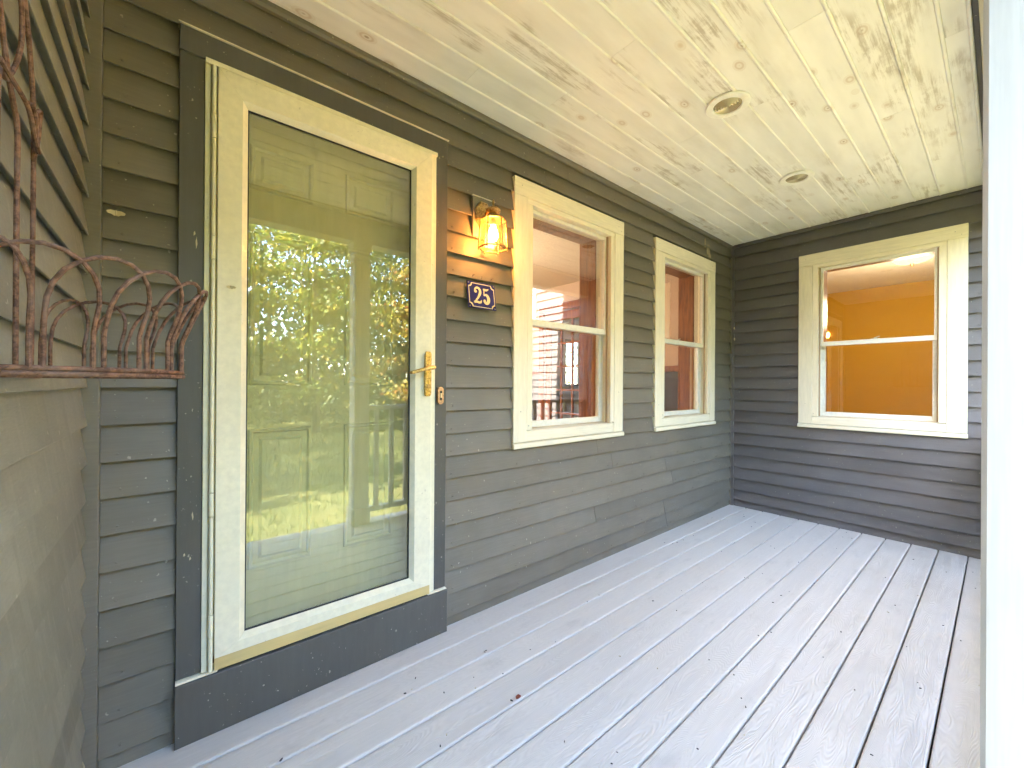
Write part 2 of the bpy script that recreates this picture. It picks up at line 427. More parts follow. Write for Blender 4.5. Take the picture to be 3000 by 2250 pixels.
part('corner_strip', box(NBM(), L-.020, L-.001, -.021, .0115, -.02, H-.002, .002), M_SIDING, main_wall)
part('frieze_moulding', prism(NBM(), [(-.001,2.478),(-.017,2.478),(-.024,2.488),(-.024,2.505),(-.001,2.505)], 'x', -.186, L-.021), M_SIDING, main_wall)
bm = NBM(); box(bm, DX1+.004, DX1+.012, -.0145, -.002, .2, 2.2); bm.free()
# bleached scrape beside the far window
for (px, pz, sx, sz) in ((3.66,2.36,.035,.06),(3.60,2.40,.02,.05),(3.69,2.31,.03,.03)):
    bm = NBM(); pts = []
    for k in range(14):
        a = 2*math.pi*k/14; r_ = rnd.uniform(.55,1.15); pts.append((px+sx*r_*math.cos(a), pz+sz*r_*math.sin(a)))
    prism(bm, pts, 'y', -.0155, -.0135)
    part('scraped_patch', bm, M_PATCH, main_wall)

# left wall -----------------------------------------------------------------
XL = -.200
left_wall = thing('house_wall', 'dust and daylight paled grey clapboard side wall behind the rusty wire planter', 'wall', (-.35, -1.5, 0))
clapboards(left_wall, ZM, H-.004, lambda a, b: [(-1.90, -.0245)], lambda d, a, z: (XL+d*.70, a, z), M_SIDING_LEFT)
bm = NBM(); box(bm, -5.0, XL-.0125, -1.92, .14, -.6, 6.2); part('sheathing', bm, M_HOUSE, left_wall)
part('corner_board', box(NBM(), XL-.1, XL+.022, -1.96, -1.905, -.5, 6.0, .003), M_WHITE, left_wall)
# flaked paint curl at the foot of the wall edge
bm = NBM(); prism(bm, [(-.197,.06),(-.190,.075),(-.186,.06),(-.184,.03),(-.188,.015),(-.194,.035)], 'y', -.034, -.030); part('paint_flake', bm, M_PALEBIT, left_wall)

# end wall ------------------------------------------------------------------
EY0, EY1 = -.569, -1.543                                 # window casing limits (y)
end_wall = thing('house_wall', 'dark charcoal clapboard end wall with one window and a pale outer corner', 'wall', (4.25, -1.2, 0))
def runs_end(z0, z1):
    zm = (z0+z1)/2
    if WZ0 < zm < WZ1-.012: return [(.020, -EY0-.001), (-EY1+.001, 1.640)]
    return [(.020, 1.640)]
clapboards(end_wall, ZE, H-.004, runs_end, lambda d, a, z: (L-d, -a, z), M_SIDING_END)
clapboards(end_wall, ZE, H-.004, lambda a, b: [(1.702, 2.70)], lambda d, a, z: (L-d, -a, z), M_SIDING_PALE)
zhi = [2.51+.108*k for k in range(18)]
clapboards(end_wall, zhi, 4.5, lambda a, b: [(1.9, 2.70)], lambda d, a, z: (L-d, -a, z), M_SIDING_PALE, False)
part('corner_board', box(NBM(), L-.02, L+.10, -2.80, -2.702, -.5, 4.5, .003), M_WHITE, end_wall)
part('junction_board', box(NBM(), L-.02, L, -1.700, -1.642, -.02, H-.003, .002), M_DARKTRIM, end_wall)
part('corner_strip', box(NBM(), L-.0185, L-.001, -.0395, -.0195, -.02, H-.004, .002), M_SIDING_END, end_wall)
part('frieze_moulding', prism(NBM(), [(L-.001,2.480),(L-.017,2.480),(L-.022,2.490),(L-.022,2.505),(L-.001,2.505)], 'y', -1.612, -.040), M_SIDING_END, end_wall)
bm = NBM()
for y0, y1, a, b in ((0,-.68,-.6,4.5),(-1.43,-2.70,-.6,4.5),(-.68,-1.43,-.6,.86),(-.68,-1.43,2.17,4.5)):
    box(bm, L+.0125, L+.13, y0, y1, a, b)
part('sheathing', bm, M_HOUSE, end_wall)

# ------------------------------------------------------------------ deck
deck = tag(bpy.data.objects.new('porch_deck', None), kind='structure'); COL.objects.link(deck)
DJ = [.006, -.151,-.292,-.432,-.572,-.712,-.852,-.992,-1.132,-1.270,-1.409,-1.549,-1.689,-1.829]
def deck_board(y0, y1, x0, x1, z=0):
    g, e = .0030, .0056
    pr = [(y0-g, z-.026), (y0-g, z-e), (y0-g-e*.3, z-e*.3), (y0-g-e, z), (y1+g+e, z), (y1+g+e*.3, z-e*.3), (y1+g, z-e), (y1+g, z-.026)]
    return part('deck_board', prism(NBM(), pr, 'x', x0, x1), M_DECK, deck)
for i, (a, b) in enumerate(zip(DJ, DJ[1:])):
    deck_board(a, b, -.19, L-.003, rnd.uniform(-.0006, .0006))
part('deck_joists', box(NBM(), -.19, L, -1.80, 0, -.20, -.05), M_HOUSE, deck)
part('rim_board', box(NBM(), -.19, L, -1.832, -1.806, -.22, -.028, .002), M_WHITE, deck)

# ------------------------------------------------------------------ ceiling
ceil = tag(bpy.data.objects.new('porch_ceiling', None), kind='structure'); COL.objects.link(ceil)
CJ = [.0, -.138,-.266,-.394,-.523,-.652,-.780,-.908,-1.035,-1.163,-1.290,-1.418,-1.545,-1.618]
butts = {0:[2.4],1:[1.0,2.9],2:[1.40,3.3],3:[.2,2.55],4:[2.168],5:[1.387,3.2],6:[.6,2.9],7:[2.165],8:[.9,3.373],9:[1.8],10:[.4,2.75],11:[1.6,3.5],12:[2.3]}
for i, (a, b) in enumerate(zip(CJ, CJ[1:])):
    ya, yb = a, b
    z = H
    # flat face, V groove and a raised bead along the outer edge
    pr = [(ya, z+.018), (ya, z+.001), (ya-.001, z), (yb+.0150, z), (yb+.0140, z+.0010), (yb+.0130, z-.0022), (yb+.0105, z-.0048), (yb+.0070, z-.0056), (yb+.0035, z-.0048), (yb+.0010, z-.0022), (yb+.0004, z+.0015), (yb+.0004, z+.018)]
    cuts = [-.19]+butts.get(i, [])+[L-.002]
    for p, q in zip(cuts, cuts[1:]):
        pr2 = [(y, zz+0) for y, zz in pr]
        part('ceiling_board', prism(NBM(), pr2, 'x', p+.0006, q-.0006), M_CEIL, ceil)
part('backing', box(NBM(), -.19, L+.1, -1.63, .14, H+.019, H+.06), M_HOUSE, ceil)
part('dark_gap_strip', box(NBM(), -.19, L-.003, -1.6325, -1.6195, H-.004, H+.018), M_DARKTRIM, ceil)

# ------------------------------------------------------------------ porch beam, roof, post, railing
beam = thing('porch_beam', 'white painted beam along the open front edge of the porch ceiling', 'beam', (2, -1.75, 2.3))
part('soffit_board', box(NBM(), -.19, L-.003, -1.700, -1.634, H-.010, H+.03, .002), M_TRIMH, beam)
part('beam_face', box(NBM(), -.19, L-.003, -1.830, -1.702, 2.30, H+.05, .003), M_WHITE, beam)
roof = thing('upper_house', 'dark upper house and roof slab above the porch ceiling', 'house', (2, -.8, 2.6))
prism(bm := NBM(), [(-2.15,2.585),(-2.15,2.63),(.14,3.35),(.14,2.585)], 'x', -.195, L+.001); part('roof_slab', bm, M_HOUSE, roof)
bm = NBM(); box(bm, -.19, 8.2, .16, 6.2, 2.75, 5.2); box(bm, L+.14, 8.2, -2.7, .155, 2.75, 4.4); part('upper_storey', bm, M_HOUSE, roof)

post = thing('porch_post', 'white square porch post at the right edge, nearest the camera', 'post', (1.175, -1.735, 0))
PX0, PX1, PY0, PY1 = 1.115, 1.238, -1.790, -1.6665
def sq(bm, g, z0, z1, bev=.007): return box(bm, PX0-g, PX1+g, PY0-g, PY1+g*.0, z0, z1, bev)
part('shaft', sq(NBM(), 0, .14, 2.22), M_WHITE, post)
part('base', sq(NBM(), .014, .002, .139, .006), M_WHITE, post)
part('capital', sq(NBM(), .014, 2.221, 2.298, .006), M_WHITE, post)
part('neck_moulding', sq(NBM(), .008, 2.12, 2.15, .004), M_WHITE, post)
rail = thing('porch_railing', 'white balustrade between the porch post and the end wall', 'railing', (2.7, -1.735, 0))
part('top_rail', box(NBM(), PX1+.001, L-.022, -1.775, -1.695, .930, .968, .006), M_WHITE, rail)
part('bottom_rail', box(NBM(), PX1+.001, L-.022, -1.760, -1.710, .085, .125, .004), M_WHITE, rail)
x = PX1+.085
while x < L-.06:
    part('baluster', box(NBM(), x-.018, x+.018, -1.753, -1.717, .126, .929, .003), M_WHITE, rail); x += .132

# ------------------------------------------------------------------ windows
def window(label, loc, rotz, wid=.98, wob=False):
    """local frame: x across from 0..wid, y inwards, z world height"""
    t = thing('window', label, 'window', loc, rotz)
    G = M_GLASSW if wob else M_GLASS
    P = lambda n, b, m, par=t: part(n, b, m, par, world=False)
    z0, z1 = WZ0, WZ1; c = .097; f = .045
    P('side_casing', box(NBM(), 0, c, -.024, .0095, z0+.033, z1-.0945, .0015), M_TRIM)
    P('side_casing', box(NBM(), wid-c, wid, -.024, .0095, z0+.033, z1-.0945, .0015), M_TRIM)
    P('head_casing', box(NBM(), -.001, wid+.001, -.0255, .0095, z1-.0935, z1, .0015), M_TRIMH)
    P('sill', prism(NBM(), [(.0095,z0+.032),(.0095,z0+.004),(-.030,z0),(-.034,z0+.004),(-.034,z0+.024),(-.030,z0+.028)], 'x', -.003, wid+.003), M_TRIMH)
    # unit frame inside the casing
    fx0, fx1, fz0, fz1 = c+.0012, wid-c-.0012, z0+.034, z1-.095
    P('frame_jamb', box(NBM(), fx0, fx0+f-.006, -.021, .105, fz0+.0625, fz1-.0285, .0012), M_TRIM)
    P('frame_jamb', box(NBM(), fx1-f+.006, fx1, -.021, .105, fz0+.0625, fz1-.0285, .0012), M_TRIM)
    P('frame_head', box(NBM(), fx0, fx1, -.021, .105, fz1-.028, fz1, .0012), M_TRIMH)
    P('frame_sill', prism(NBM(), [(-.021,fz0),(-.021,fz0+.055),(-.012,fz0+.060),(.105,fz0+.062),(.105,fz0)], 'x', fx0, fx1), M_TRIMH)
    ox0, ox1, oz0, oz1 = fx0+f-.005, fx1-f+.005, fz0+.0635, fz1-.029
    # parting stop strips
    for xa, xb in ((ox0, ox0+.009), (ox1-.009, ox1)):
        P('stop_strip', box(NBM(), xa, xb, .002, .012, oz0+.001, oz1-.001), M_TRACK)
        P('jamb_track', box(NBM(), xa, xb, .044, .0485, oz0+.001, oz1-.001), M_VINYL)
    mid = 1.512
    def sash(za, zb, y, st, top, bot):
        s = P('sash', box(NBM(), ox0+.001, ox0+st, y, y+.028, za, zb, .002), M_VINYL)
        P('stile', box(NBM(), ox1-st, ox1-.001, y, y+.028, za, zb, .002), M_VINYL, s)
        P('rail', box(NBM(), ox0+st+.0004, ox1-st-.0004, y, y+.028, zb-top, zb, .002), M_VINYL, s)
        P('rail', box(NBM(), ox0+st+.0004, ox1-st-.0004, y, y+.028, za, za+bot, .002), M_VINYL, s)
        P('pane', box(NBM(), ox0+st-.004, ox1-st+.004, y+.011, y+.015, za+bot-.004, zb-top+.004), G, s)
        return s
    sash(mid-.024, oz1-.001, .014, .024, .022, .036)
    s = sash(oz0+.002, mid+.014, .0495, .034, .034, .036)
    # sash lock on the meeting rail, seen through the pane
    xm = wid/2
    bm = NBM(); box(bm, xm-.028, xm+.028, .054, .074, mid+.0145, mid+.020, .002); tube(bm, [(xm,.064,mid+.02),(xm,.064,mid+.028)], .009, 10); tube(bm, [(xm,.064,mid+.026),(xm+.026,.058,mid+.034)], .004, 6)
    P('sash_lock', bm, M_VINYL)
    # interior wood jamb extension and casing
    for xa, xb in ((ox0-.03, ox0+.004), (ox1-.004, ox1+.03)):
        P('inner_jamb', box(NBM(), xa, xb, .107, .235, oz0-.03, oz1+.006), M_WOOD)
    P('inner_jamb', box(NBM(), ox0-.03, ox1+.03, .107, .235, oz1+.007, oz1+.035), M_WOOD)
    P('inner_casing', box(NBM(), ox0-.11, ox0-.002, .2365, .258, oz0-.06, oz1+.020, .004), M_WOOD)
    P('inner_casing', box(NBM(), ox1+.002, ox1+.11, .2365, .258, oz0-.06, oz1+.020, .004), M_WOOD)
    P('inner_casing', box(NBM(), ox0-.11, ox1+.11, .2365, .258, oz1+.021, oz1+.13, .004), M_WOOD)
    P('inner_sill', box(NBM(), ox0-.031, ox1+.031, .107, .29, oz0-.03-.026, oz0-.031, .004), M_WOOD)
    # nail heads in the casing
    for (nx, nz) in ((.05,z1-.04),(wid-.06,z1-.045),(wid-.03,z1-.07),(.05,z0+.2),(wid-.05,z0+.3),(c+.012,z0+.12),(wid-c-.015,z0+.1)):
        P('nail', lathe(NBM(), [(.0022,-.0268),(.0022,-.020)], (nx,0,nz), 6, 'y'), M_STEEL)
    return t
window('cream framed double hung window beside the lit lantern', (W1[0], 0, 0), 0, W1[1]-W1[0])
window('cream framed double hung window next to the inside corner, smaller in view', (W2[0], 0, 0), 0, W2[1]-W2[0])
window('cream framed window in the end wall showing an orange room', (L, EY0, 0), -math.pi/2, EY0-EY1, True)

# ------------------------------------------------------------------ door surround
sur = thing('door_surround', 'flat charcoal casing and raised threshold board around the front door', 'door frame', (.497, -.02, 0))
part('side_casing', box(NBM(), DX0, .0745, -.026, .0095, .2065, 2.2045, .0015), M_DARKTRIM, sur)
part('side_casing', box(NBM(), .9235, DX1, -.026, .0095, .2035, 2.2045, .0015), M_DARKTRIM, sur)
part('head_casing', box(NBM(), DX0, DX1, -.0265, .0095, 2.2055, DTOP, .0015), M_DARKTRIM, sur)
part('drip_cap', prism(NBM(), [(.0095,2.2880),(-.033,2.2875),(-.033,2.2905),(.0095,2.293)], 'x', DX0-.003, DX1+.003), M_TRIMH, sur)
part('threshold_board', box(NBM(), DX0-.001, DX1+.001, -.046, .0095, .0012, .196, .002), M_DARKTRIM, sur)
part('threshold_lip', box(NBM(), DX0, .118, -.040, .0095, .1968, .2045, .0015), M_TRIMH, sur)
part('threshold_lip', box(NBM(), .888, DX1, -.040, .0095, .1968, .2025, .0015), M_TRIMH, sur)
part('sill_step', box(NBM(), .119, .887, -.033, .14, .1968, .2028), M_GASKET, sur)
for xa, xb in ((.0785, .1005), (.8995, .9195)):
    part('inner_jamb', box(NBM(), xa, xb, .0008, .139, .2065, 2.19), M_ALMOND, sur)
part('inner_jamb', box(NBM(), .1015, .8985, .0008, .139, 2.165, 2.189), M_ALMOND, sur)
for (px, pz, s) in ((.055,1.60,.02),(.05,1.63,.008),(.058,1.38,.008),(.05,.72,.015),(.03,.60,.006),(.045,.585,.006)):
    bm = NBM(); pts = [(px+rnd.uniform(-.0022,.0022), pz-s), (px+.003, pz-s*.2), (px+.001, pz+s), (px-.002, pz+s*.3)]
    prism(bm, pts, 'y', -.0268, -.0262); part('paint_chip', bm, M_PALEBIT, sur)

# ------------------------------------------------------------------ storm door
sd = thing('storm_door', 'cream full glass storm door with a brass lever handle', 'door', (.5, -.03, .2))
part('z_bar', box(NBM(), .0750, .0895, -.030, -.0008, .205, 2.204, .001), M_ALMOND, sd)
part('z_bar', box(NBM(), .8955, .9085, -.034, -.0008, .2035, 2.204, .001), M_ALMOND, sd)
part('z_bar', box(NBM(), .9095, .9230, -.029, -.0008, .2035, 2.204, .001), M_ALMOND, sd)
part('z_bar', box(NBM(), .0755, .9235, -.040, -.0008, 2.1885, 2.2055, .001), M_ALMOND, sd)
hb = [.205,.317,.391,.711,.789,1.553,1.630,1.950,2.029,2.187]
for i, (a, b) in enumerate(zip(hb, hb[1:])):
    knuck = i in (1, 3, 5, 7)
    bm = NBM(); tube(bm, [(.0985,-.038,a+.0012),(.0985,-.038,b-.0012)], .0078 if knuck else .0066, 10)
    part('hinge_barrel', bm, M_ALMOND, sd, True)
LX0, LX1, LZ0, LZ1 = .108, .8945, .246, 2.185
GX0, GX1, GZ0, GZ1 = .193, .799, .298, 2.088
def frame_member(poly_out, poly_in, name):
    """a bevelled frame member: outer edge at the leaf edge, inner edge sloping to the glass"""
    pass
yo, yi = -.047, -.030   # face and glass-stop depth
def member(name, outer_a, outer_b, in_a, in_b, mid_a, mid_b):
    bm = NBM(); V = lambda p, y: bm.verts.new((p[0], y, p[1]))
    a0, b0 = V(outer_a, -.012), V(outer_b, -.012)
    a1, b1 = V(outer_a, yo+.002), V(outer_b, yo+.002)
    a2, b2 = V((outer_a[0]*.97+mid_a[0]*.03, outer_a[1]*.97+mid_a[1]*.03), yo), V((outer_b[0]*.97+mid_b[0]*.03, outer_b[1]*.97+mid_b[1]*.03), yo)
    a3, b3 = V(mid_a, yo), V(mid_b, yo)
    a4, b4 = V(in_a, yi), V(in_b, yi)
    a5, b5 = V(in_a, -.012), V(in_b, -.012)
    A = [a0,a1,a2,a3,a4,a5]; B = [b0,b1,b2,b3,b4,b5]
    for i in range(6): bm.faces.new((A[i], A[(i+1)%6], B[(i+1)%6], B[i]))
    bm.faces.new(A); bm.faces.new(B[::-1])
    return part(name, bm, M_ALMOND, sd)
s = .017
oTL, oTR, oBL, oBR = (LX0,LZ1), (LX1,LZ1), (LX0,LZ0), (LX1,LZ0)
iTL, iTR, iBL, iBR = (GX0,GZ1), (GX1,GZ1), (GX0,GZ0), (GX1,GZ0)
mTL, mTR, mBL, mBR = (GX0-s,GZ1+s), (GX1+s,GZ1+s), (GX0-s,GZ0-s), (GX1+s,GZ0-s)
e = .0004
sh = lambda p, dx, dz: (p[0]+dx, p[1]+dz)
member('stile', sh(oTL,0,-e), sh(oBL,0,e), sh(iTL,0,-e), sh(iBL,0,e), sh(mTL,0,-e), sh(mBL,0,e))
member('stile', sh(oTR,0,-e), sh(oBR,0,e), sh(iTR,0,-e), sh(iBR,0,e), sh(mTR,0,-e), sh(mBR,0,e))
member('rail', sh(oTL,e,0), sh(oTR,-e,0), sh(iTL,e,0), sh(iTR,-e,0), sh(mTL,e,0), sh(mTR,-e,0))
member('rail', sh(oBL,e,0), sh(oBR,-e,0), sh(iBL,e,0), sh(iBR,-e,0), sh(mBL,e,0), sh(mBR,-e,0))
part('pane', box(NBM(), GX0-.006, GX1+.006, -.0225, -.0185, GZ0-.006, GZ1+.006), M_STORM, sd)
bm = NBM()
for q in ((GX0-.002,GX0+.0035,GZ0,GZ1),(GX1-.0035,GX1+.002,GZ0,GZ1),(GX0+.0036,GX1-.0036,GZ0-.002,GZ0+.0035),(GX0+.0036,GX1-.0036,GZ1-.0035,GZ1+.002)):
    box(bm, q[0], q[1], -.0295, -.0228, q[2], q[3])
part('gasket', bm, M_GASKET, sd)
part('sweep', box(NBM(), LX0+.0005, LX1-.0005, -.043, -.034, .2045, .2452, .001), M_TAN, sd)
hd = part('handle_plate', prism(NBM(), [(.858,1.105),(.864,1.096),(.880,1.096),(.886,1.105),(.886,1.285),(.880,1.294),(.864,1.294),(.858,1.285)], 'y', -.062, -.0472), M_BRASS, sd)
bm = NBM(); tube(bm, [(.872,-.060,1.222),(.872,-.098,1.222)], [.011,.009], 12)
part('lever_neck', bm, M_BRASS, hd, True)
bm = NBM(); tube(bm, [(.884,-.098,1.223),(.872,-.100,1.222),(.84,-.101,1.216),(.80,-.100,1.205),(.778,-.098,1.199),(.772,-.090,1.197)], [.008,.0095,.0085,.0078,.0075,.006], 10)
part('lever', bm, M_BRASS, hd, True)
bm = NBM(); lathe(bm, [(.010,-.064),(.010,-.0665),(.007,-.068),(.006,-.0665),(.002,-.0665)], (.872,0,1.140), 16, 'y'); part('keyhole', bm, M_ANTIQUE, hd, True)

# inner door ----------------------------------------------------------------
ed = thing('entry_door', 'olive six panel entry door behind the storm door glass', 'door', (.5, .1, .2))
part('slab', box(NBM(), .103, .8965, .090, .134, .205, 2.163, .001), M_DOOR, ed)
for cx0, cx1 in ((.214,.430),(.556,.772)):
    for pz0, pz1 in ((1.870,2.035),(1.142,1.722),(.458,.978)):
        bm = NBM()
        def ring(o0, y0, o1, y1):
            A = [(cx0+o0,pz0+o0),(cx1-o0,pz0+o0),(cx1-o0,pz1-o0),(cx0+o0,pz1-o0)]; B = [(cx0+o1,pz0+o1),(cx1-o1,pz0+o1),(cx1-o1,pz1-o1),(cx0+o1,pz1-o1)]
            a = [bm.verts.new((p[0],y0,p[1])) for p in A]; b = [bm.verts.new((p[0],y1,p[1])) for p in B]
            for i in range(4): bm.faces.new((a[i], a[(i+1)%4], b[(i+1)%4], b[i]))
            return b
        ring(0,.0895,.004,.082); ring(.004,.082,.011,.0815); ring(.011,.0815,.017,.0893); ring(.017,.0893,.034,.0893); b = ring(.034,.0893,.044,.0825); bm.faces.new(b)
        part('raised_panel', bm, M_DOOR, ed)
bm = NBM(); lathe(bm, [(.03,.089),(.03,.084),(.012,.080),(.012,.055),(.026,.045),(.029,.034),(.022,.024),(.004,.021)], (.845,0,1.13), 20, 'y'); part('knob', bm, M_BRASS, ed, True)

# ------------------------------------------------------------------ doorbell
db = thing('doorbell', 'small copper doorbell button on the dark casing right of the door', 'doorbell', (.946, -.03, 1.06))
part('cover', prism(NBM(), [(.932,1.066),(.941,1.0575),(.951,1.0575),(.960,1.066),(.960,1.128),(.951,1.1365),(.941,1.1365),(.932,1.128)], 'y', -.043, -.0272), M_COPPER, db)
part('insert', box(NBM(), .9405, .9515, -.0440, -.0432, 1.076, 1.119), M_BLACK, db)
part('button', box(NBM(), .9425, .9495, -.0465, -.0442, 1.087, 1.108, .001), M_IVORY, db)
for z in (1.066, 1.128): part('screw', lathe(NBM(), [(.0022,-.0438),(.0022,-.0432)], (.946,0,z), 8, 'y'), M_STEEL, db)

# ------------------------------------------------------------------ lantern
AX, AY = 1.193, -.105
lan = thing('wall_lantern', 'lit brass hexagonal lantern on the wall above the number plate', 'lantern', (AX, -.02, 1.8))
part('mounting_block', box(NBM(), 1.130, 1.262, -.022, -.0005, 1.882, 2.082, .0015), M_SIDING, lan)
part('block_flashing', box(NBM(), 1.128, 1.264, -.026, -.012, 2.0828, 2.0858), M_TRIMH, lan)
bm = NBM()
oct_ = lambda r, y: [bm.verts.new((AX+r*.72*math.cos(math.pi/8+k*math.pi/4), y, 1.995+r*math.sin(math.pi/8+k*math.pi/4))) for k in range(8)]
rr_ = [oct_(.074,-.0222), oct_(.074,-.027), oct_(.064,-.033), oct_(.058,-.033), oct_(.044,-.040), oct_(.018,-.046)]
for a, b in zip(rr_, rr_[1:]):
    for k in range(8): bm.faces.new((a[k], a[(k+1)%8], b[(k+1)%8], b[k]))
bm.faces.new(rr_[-1]); bm.faces.new(rr_[0][::-1])
part('backplate', bm, M_ANTIQUE, lan)
bm = NBM(); tube(bm, [(AX,-.044,1.998),(AX,-.065,2.005),(AX,-.085,2.004),(AX,AY,1.996)], .0085, 10); part('arm', bm, M_ANTIQUE, lan, True)
bm = NBM(); lathe(bm, [(.050,1.951),(.047,1.961),(.036,1.969),(.024,1.975),(.022,1.980),(.030,1.985),(.036,1.992),(.035,2.000),(.026,2.006),(.022,2.010),(.012,2.014),(.006,2.019),(.0045,2.026),(.0065,2.034),(.0045,2.046),(.001,2.050)], (AX,AY,0), 20)
cap = part('cap', bm, M_ANTIQUE, lan, True)
def hexp(r, z, k, off=0): a = math.pi/6+k*math.pi/3+off; return Vector((AX+r*math.cos(a), AY+r*math.sin(a), z))
zt, zb_, rT, rB = 1.950, 1.812, .062, .071
for k in range(6):
    bm = NBM(); tube(bm, [hexp(rT,zt,k), hexp(rB,zb_,k)], .0033, 6); part('corner_bar', bm, M_ANTIQUE, lan)
    a, b = hexp(rT-.0015,zt-.002,k), hexp(rT-.0015,zt-.002,k+1); c_, d = hexp(rB-.0015,zb_+.002,k+1), hexp(rB-.0015,zb_+.002,k)
    cen = (a+b+c_+d)/4; nrm = (Vector((cen.x-AX, cen.y-AY, 0))).normalized()*.0012
    sh_ = [cen+(p-cen)*.95 for p in (a,b,c_,d)]
    bm = NBM(); f0 = [bm.verts.new(p-nrm) for p in sh_]; f1 = [bm.verts.new(p+nrm) for p in sh_]
    bm.faces.new(f0); bm.faces.new(f1)
    for i in range(4): bm.faces.new((f0[i], f0[(i+1)%4], f1[(i+1)%4], f1[i]))
    part('glass_pane', bm, M_LGLASS, lan)
    for z, rad, nm in ((zt,rT,'top_bar'), (zb_,rB,'bottom_bar')):
        bm = NBM(); tube(bm, [hexp(rad,z,k), hexp(rad,z,k+1)], .0036, 6); part(nm, bm, M_ANTIQUE, lan)
    bm = NBM(); lathe(bm, [(.002,-.012),(.0045,-.007),(.0045,-.003),(.002,0)], hexp(rB,zb_,k), 8); part('foot', bm, M_ANTIQUE, lan, True)
bm = NBM(); tube(bm, [(AX,AY,1.952),(AX,AY,1.925)], .013, 12); part('socket', bm, M_IVORY, lan, True)
bm = NBM(); lathe(bm, [(.011,1.924),(.014,1.912),(.021,1.895),(.024,1.876),(.022,1.860),(.014,1.850),(.003,1.847)], (AX,AY,0), 18); part('bulb', bm, M_BULB, lan, True)

# ------------------------------------------------------------------ number plate
npz = thing('house_number_plate', 'blue enamel plate with cream number 25 under the lantern', 'number plate', (1.183, -.02, 1.52))
PT = Vector((1.098, -.0165, 1.657)); PB = Vector((1.098, -.036, 1.524)); PW = .168
up_ = (PT-PB); PH = up_.length; up_.normalize(); rx_ = Vector((1,0,0)); nn = Vector((0, -up_.z, up_.y)); nn = rx_.cross(up_); nn = nn if nn.y < 0 else -nn
def pl(u, v, d): return PB + rx_*u + up_*v + nn*d
def plate_poly(pts, d0, d1, name, mat):
    bm = NBM(); A = [bm.verts.new(pl(u,v,d0)) for u,v in pts]; B = [bm.verts.new(pl(u,v,d1)) for u,v in pts]
    bm.faces.new(A[::-1]); bm.faces.new(B)
    for i in range(len(pts)): j=(i+1)%len(pts); bm.faces.new((A[i],A[j],B[j],B[i]))
    return part(name, bm, mat, npz)
plate_poly([(0,0),(PW,0),(PW,PH),(0,PH)], 0, .004, 'plate', M_BLUE)
def scallop(o, r, n=7):
    pts = []
    for cx, cy, a0 in ((o,o,90),(PW-o,o,180),(PW-o,PH-o,270),(o,PH-o,0)):
        for k in range(n+1):
            a = R(a0-90*k/n) if True else 0
            pts.append((cx+r*math.cos(a), cy+r*math.sin(a)))
    return pts
def strip_loop(po, pi, d0, d1, name, mat):
    bm = NBM(); n = len(po)
    a=[bm.verts.new(pl(*p,d1)) for p in po]; b=[bm.verts.new(pl(*p,d1)) for p in pi]; c2=[bm.verts.new(pl(*p,d0)) for p in po]; d2=[bm.verts.new(pl(*p,d0)) for p in pi]
    for i in range(n):
        j=(i+1)%n; bm.faces.new((a[i],a[j],b[j],b[i])); bm.faces.new((a[i],c2[i],c2[j],a[j])); bm.faces.new((b[i],b[j],d2[j],d2[i]))
    return part(name, bm, mat, npz)
strip_loop(scallop(.006,.017), scallop(.0095,.0185), .0038, .0048, 'border', M_CREAM)
def digit(strokes, name):
    """fat strokes of changing width: list of ((u,v,halfwidth)...) polylines, joined in one flat raised figure"""
    bm = NBM()
    for st in strokes:
        P_ = []
        for (a, b) in zip(st, st[1:]):
            for k in range(8): t = k/8; P_.append(tuple(a[i]+(b[i]-a[i])*t for i in range(3)))
        P_.append(st[-1])
        Lf, Rt = [], []
        for i, p in enumerate(P_):
            q0, q1 = P_[max(i-1,0)], P_[min(i+1,len(P_)-1)]
            dx, dy = q1[0]-q0[0], q1[1]-q0[1]; m = math.hypot(dx,dy) or 1
            nx, ny = -dy/m, dx/m
            Lf.append((p[0]+nx*p[2], p[1]+ny*p[2])); Rt.append((p[0]-nx*p[2], p[1]-ny*p[2]))
        a=[bm.verts.new(pl(*p,.0050)) for p in Lf]; b=[bm.verts.new(pl(*p,.0050)) for p in Rt]
        for i in range(len(a)-1): bm.faces.new((a[i],a[i+1],b[i+1],b[i]))
        for q in (st[0], st[-1]):
            if q[2] < .0015: continue
            ring=[bm.verts.new(pl(q[0]+q[2]*math.cos(2*math.pi*k/12), q[1]+q[2]*math.sin(2*math.pi*k/12), .00505)) for k in range(12)]; bm.faces.new(ring)
    bmesh.ops.recalc_face_normals(bm, faces=bm.faces)
    return part(name, bm, M_CREAM, npz)
def arc(cx, cy, rx, ry, a0, a1, w0, w1, n=8, wm=None):
    out = []
    for k in range(n+1):
        t = k/n; a = R(a0+(a1-a0)*t); wd = w0+(w1-w0)*t
        if wm is not None: wd += (wm-(w0+w1)/2)*math.sin(math.pi*t)
        out.append((cx+rx*math.cos(a), cy+ry*math.sin(a), wd))
    return out
u2 = .058
digit([arc(u2-.011,.086,.004,.004,200,560,.004,.004,6),
       arc(u2,.088,.0165,.018,195,-12,.0035,.0075,10) + [(u2+.013,.074,.0072),(u2+.002,.056,.0055),(u2-.012,.040,.004),(u2-.018,.031,.0035)],
       [(u2-.020,.0315,.0058),(u2-.008,.0335,.0062),(u2+.006,.0305,.006),(u2+.016,.0325,.005),(u2+.020,.042,.0025)]], 'digit')
u5 = .108
